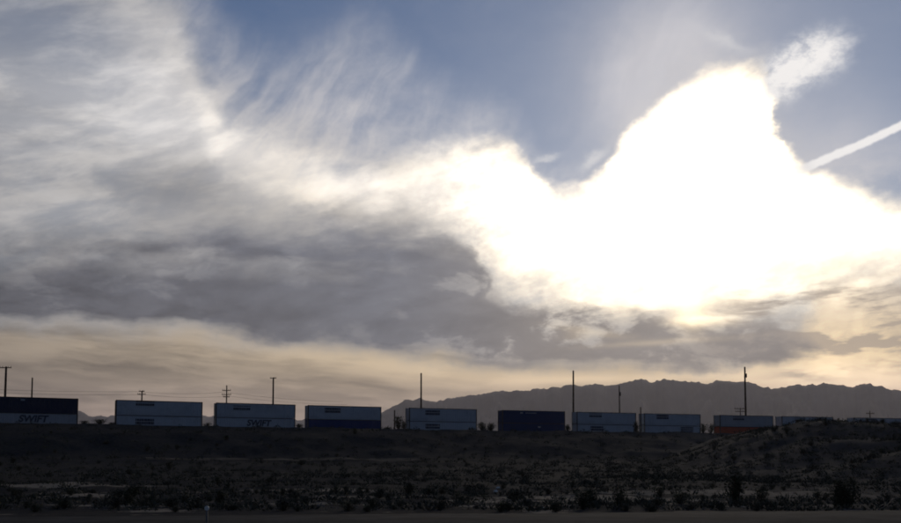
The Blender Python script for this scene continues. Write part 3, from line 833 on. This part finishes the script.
def place_shrub(x, y, v, scale, label, group=None, sz=1.0, mesh=None):
    st, fo = mesh or VAR[v][:2]
    t = empty('desert_shrub', (x, y, gz(x, y) - 0.02), random.uniform(0, 6.28))
    t.scale = (scale, scale, scale * sz)
    link('stems', st, None, t); link('foliage', fo, None, t)
    prop(t, label, 'shrub', group)
    return t
def flat_spot(px, py):                            # where a pixel's ray meets the ground
    d = ray(px, py).normalized(); lo_t = 15.0
    for k in range(4000):
        p = Vector((0, 0, CAM_H)) + d * lo_t
        if p.z <= gz(p.x, p.y): return p.x, p.y
        lo_t += 0.08
    return None
def in_pan(x, y): return any(((x - a) / c) ** 2 + ((y - b) / d) ** 2 < 0.8 for a, b, c, d in ((8.5, 46.0, 7.5, 3.2), (19.5, 52.0, 7.0, 3.0), (-20.0, 46.0, 3.5, 2.2)))
taken = []
SPECIAL = [
    (845, 508, 1.9, 1.05, 'large spreading dark shrub beside the road near the right corner', big),
    (736, 504, 1.35, 1.15, 'rounded dark shrub left of the large one by the road', None),
    (761, 503, 1.1, 1.05, 'shrub close behind and right of the rounded roadside shrub', None),
    (620, 507, 0.85, 1.3, 'dark upright shrub at the sandy patch near bottom centre', None),
    (590, 504, 1.0, 1.0, 'low broad shrub left of the upright one near bottom centre', None),
    (721, 509.5, 0.55, 0.9, 'small ball-shaped shrub at the very edge of the road', None),
    (660, 497, 0.95, 0.7, 'small shrub on the pale sand right of bottom centre', None),
    (703, 499, 0.6, 0.7, 'small shrub on the right end of the pale sand patch', None),
]
SPECIAL_Y = {}
for px, py, w, hs, lab, mesh in SPECIAL:
    p = flat_spot(px, py)
    y = max(p[1], road_y(p[0]) + 0.9)
    x = p[0] * y / p[1]
    v = random.randrange(len(VAR))
    place_shrub(x, y, v, w / (1.0 if mesh else VAR[v][2]), lab, 'shrubs beside the road', hs, mesh)
    taken.append((x, y, w))
for px, Y, w, hs, lab in [(825, 150, 2.2, 0.8, 'dark clump of a shrub standing highest on the hill crest'), (857, 149, 1.7, 0.8, 'rounded shrub on the hill crest left of the small pole'), (788, 146, 1.1, 0.8, 'small shrub where the hill crest begins'),
                          (880, 148, 1.2, 0.7, 'low shrub on the hill crest right of the small pole'), (806, 147, 0.9, 0.7, 'low shrub left of the dark clump on the crest')]:
    x = at(px, 420, Y).x
    v = random.randrange(len(VAR))
    place_shrub(x, Y, v, w / VAR[v][2], lab, 'shrubs on the hill', hs)
    taken.append((x, Y, w))
def describe(x, y, v, w, label, wr, yr):             # size, colour and place tell the shrubs of one patch apart
    size = 'small' if w < wr[0] * 1.12 else ('broad' if w > wr[1] * 0.92 else 'middling')
    tone = 'grey-green' if v in (1, 4, 6) else 'dark'
    px = 450.5 + F * x / y
    spots = [(97, 'the leftmost stack'), (208, 'the second stack'), (300, 'the third stack'), (393, 'the fourth stack'), (487, 'the mountain-foot stack'), (568, 'the all-blue stack'), (636, 'the seventh stack'), (706, 'the eighth stack'), (775, 'the red container'), (845, 'the dark crest clump'), (9999, 'the far right crest')]
    side = next(n for lim, n in spots if px < lim)
    f = (y - yr[0]) / (yr[1] - yr[0])
    return f'{size} {tone} shrub {label}, {("nearest", "near", "middle", "far", "farthest")[min(4, int(f * 5))]} row, below {side}'
CREST = [(398, 0.6, 2.4, 1.3, 'dark crest shrub beside the short post, left of the mountain-foot stack'), (404, 0.9, 1.8, 1.0, 'lower crest shrub touching the mountain-foot stack'),
         (482, 1.0, 2.4, 1.0, 'crest shrub in the gap left of the all-blue stack'), (491, 1.2, 2.8, 0.85, 'broad crest shrub against the all-blue stack'), (568, 1.0, 1.8, 1.2, 'crest shrub at the foot of the pole right of the blue stack'),
         (636, 1.0, 2.0, 1.6, 'tall crest shrub left of the short post'), (703, 1.0, 2.2, 1.1, 'crest shrub in the gap left of the red container'), (711, 1.0, 2.0, 1.0, 'second crest shrub in the gap left of the red container'),
         (84, 1.0, 2.0, 0.8, 'crest shrub just right of the leftmost stack'), (100, 1.0, 2.8, 0.8, 'crest shrub in the widest gap at left'), (112, 1.0, 1.8, 0.8, 'crest shrub touching the second stack'),
         (207, 1.0, 1.8, 0.7, 'crest shrub in the narrow gap between second and third stacks'), (299, 1.0, 2.2, 1.0, 'crest shrub in the gap between third and fourth stacks'), (386, 1.0, 2.0, 0.8, 'crest shrub just right of the blue and white stack')]
for px, k_, w, hs, lab in CREST:
    u = (px - 450.5) / F
    yy = np.linspace(120, 230, 400); dd = (np.interp(u * yy, _tx, _ty) - yy) * 0.915
    y = float(yy[np.argmin(np.abs(dd - 9.0))])
    place_shrub(u * y, y, random.randrange(len(VAR)), w * 1.35 / 1.15, lab, 'shrubs on the crest before the train', hs * (0.95 if px > 395 else 0.45))
def scatter(n, xf, yr, wr, label, group, cond=lambda x, y: True, power=1.6, gap=0.55):
    c = tries = 0
    while c < n and tries < 20000:
        tries += 1
        y = yr[0] + (yr[1] - yr[0]) * random.random() ** power
        x = random.uniform(*xf(y))
        w = random.uniform(*wr) * (0.75 + 0.5 * random.random())
        if not cond(x, y): continue
        if any((x - a) ** 2 + (y - b) ** 2 < ((w + c_) * gap) ** 2 for a, b, c_ in taken): continue
        v = random.randrange(len(VAR))
        place_shrub(x, y, v, w / VAR[v][2], describe(x, y, v, w, label, wr, yr), group, random.uniform(0.5, 0.85))
        taken.append((x, y, w)); c += 1
vis = lambda y: (-0.55 * y, 0.55 * y)
scatter(160, vis, (33, 66), (0.35, 1.0), 'on the sandy flat', 'shrubs on the sandy flat', lambda x, y: y > road_y(x) + 1.2 and fbm(x / 5, y / 5, 2) > -0.22 and (not in_pan(x, y) or random.random() < 0.25), 1.2)
scatter(45, vis, (66, 105), (0.6, 1.3), 'on the far flat', 'shrubs on the far flat')
scatter(45, lambda y: (0.17 * y, 0.55 * y), (75, 150), (0.8, 1.7), 'on the hill slope', 'shrubs on the hill slope', lambda x, y: gz(x, y) > 1.5, 1.0)
scatter(38, vis, (105, 165), (0.8, 1.6), 'on the embankment', 'shrubs on the embankment', lambda x, y: x < 0.16 * y and 13 < (float(np.interp(x, _tx, _ty)) - y) * .915 < 60, 1.0)
# the rest of the low scrub, dry tufts and pebbles
def low_scrub():
    m = MB(); r_ = np.random.default_rng(5); n = 0
    while n < 5200:
        y = 34 + 170 * r_.random() ** 1.2; x = r_.uniform(-0.6, 0.6) * y
        if n > 4000: y = r_.uniform(70, 165); x = r_.uniform(0.18, 0.6) * y
        d = (float(np.interp(x, _tx, _ty)) - y) * .915
        if d < 9 or y < road_y(x) + 0.8 or (in_pan(x, y) and r_.random() < 0.85): continue
        w = r_.uniform(0.14, 0.36) * (1 + y / 120); z = gz(x, y)
        for k in range(26):
            a = r_.uniform(0, 6.28); t = r_.random() ** 0.5
            b = Vector((x + math.cos(a) * w * t * 0.8, y + math.sin(a) * w * t * 0.8, z + w * 0.9 * r_.random() * (1.1 - t)))
            dv = Vector((math.cos(a) * t, math.sin(a) * t, r_.uniform(0.3, 1.0))).normalized(); q = dv.cross(Vector(r_.normal(0, 1, 3))).normalized()
            L = w * 0.42
            m.add([b - q * L * 0.22, b + q * L * 0.22, b + dv * L], [(0, 1, 2)])
        n += 1
    return m
prop(low_scrub().build('low_scrub', M['foliage_grey']), 'low grey scrub covering the desert floor and banks', 'scrub', kind='stuff')
def tufts():
    m = MB(); r_ = np.random.default_rng(6); n = 0
    while n < 900:
        y = 35 + 50 * r_.random() ** 1.4; x = r_.uniform(-0.6, 0.6) * y
        if y < road_y(x) + 0.5: continue
        z = gz(x, y); w = r_.uniform(0.06, 0.2)
        for k in range(14):
            a = r_.uniform(0, 6.28); lean_ = r_.uniform(0.1, 0.9); L = w * r_.uniform(0.7, 1.6)
            b = Vector((x + r_.normal(0, w * 0.3), y + r_.normal(0, w * 0.3), z - 0.01)); q = Vector((-math.sin(a), math.cos(a), 0)) * 0.008
            m.add([b - q, b + q, b + Vector((math.cos(a) * lean_, math.sin(a) * lean_, 1.0)).normalized() * L], [(0, 1, 2)])
        n += 1
    return m
prop(tufts().build('dry_grass', M['straw']), 'dry straw tufts between the shrubs on the flat', 'dry grass', kind='stuff')
def pebbles():
    m = MB(); r_ = np.random.default_rng(8); n = 0
    while n < 3500:
        y = 34.5 + 60 * r_.random() ** 1.7; x = r_.uniform(-0.6, 0.6) * y
        if y < road_y(x) + 0.3: continue
        z = gz(x, y); s_ = r_.uniform(0.02, 0.075) * (1.6 if r_.random() < 0.06 else 1)
        v = [(x + s_ * r_.uniform(.6, 1.3) * a, y + s_ * r_.uniform(.6, 1.3) * b, z + s_ * c * r_.uniform(.4, .9)) for a, b, c in ((1, 0, 0), (0, 1, 0), (-1, 0, 0), (0, -1, 0), (0, 0, 1))]
        m.add(v, [(0, 1, 4), (1, 2, 4), (2, 3, 4), (3, 0, 4)]); n += 1
    return m
prop(pebbles().build('pebbles', M['pebble']), 'loose pebbles strewn over the sandy flat', 'pebbles', kind='stuff')

# ------------------------------------------------------------------ small things
def rock(name, px, py, size, mat, label, cat, squash=0.6, seed=1):
    x, y = flat_spot(px, py)
    y = max(y, road_y(x) + 0.35) if name == 'paper_litter' else y
    bm = bmesh.new(); bmesh.ops.create_icosphere(bm, subdivisions=2, radius=size)
    r_ = random.Random(seed)
    for v in bm.verts:
        v.co *= r_.uniform(0.72, 1.2); v.co.z *= squash
    me = bpy.data.meshes.new(name); bm.to_mesh(me); bm.free()
    o = link(name, me, mat); o.location = (x, y, gz(x, y) + size * squash * 0.55)
    prop(o, label, cat)
rock('paper_litter', 543, 509, 0.10, M['paper'], 'scrap of white litter at the road edge near bottom centre', 'litter', 0.5, 3)
rock('pale_rock', 498, 489, 0.16, M['paper'], 'pale rock on the sandy flat, upper of two near the centre', 'rock', 0.7, 4)
rock('pale_rock', 495.5, 492, 0.14, M['paper'], 'pale rock on the sandy flat, lower of two near the centre', 'rock', 0.7, 5)
dp = at(207, 508, 21.0)
dl = empty('delineator_post', (dp.x, 21.0, gz(dp.x, 21.0)))
MB().box((0, 0, dp.z / 2 - 0.05), (0.05, 0.02, dp.z + 0.2)).build('post', M['galv'], dl)
MB().tube([(0, -0.011, dp.z), (0, -0.022, dp.z)], 0.058, 20).build('reflector_disc', M['reflector'], dl)
prop(dl, 'roadside post with a round white reflector at the bottom left', 'post')

# ------------------------------------------------------------------ haze
hz = MB().box((0, 4600, 470), (24000, 15000, 946)).build('haze', None)
hm = bpy.data.materials.new('haze_air'); hm.use_nodes = True
hm.node_tree.nodes.clear()
ho = hm.node_tree.nodes.new('ShaderNodeOutputMaterial')
hv = hm.node_tree.nodes.new('ShaderNodeVolumePrincipled')
hv.inputs['Color'].default_value = (0.92, 0.88, 0.93, 1)
hv.inputs['Density'].default_value = 5.8e-5
hv.inputs['Anisotropy'].default_value = 0.42
hm.node_tree.links.new(hv.outputs[0], ho.inputs['Volume'])
hm.cycles.homogeneous_volume = True
hz.data.materials.append(hm)
prop(hz, kind='stuff')
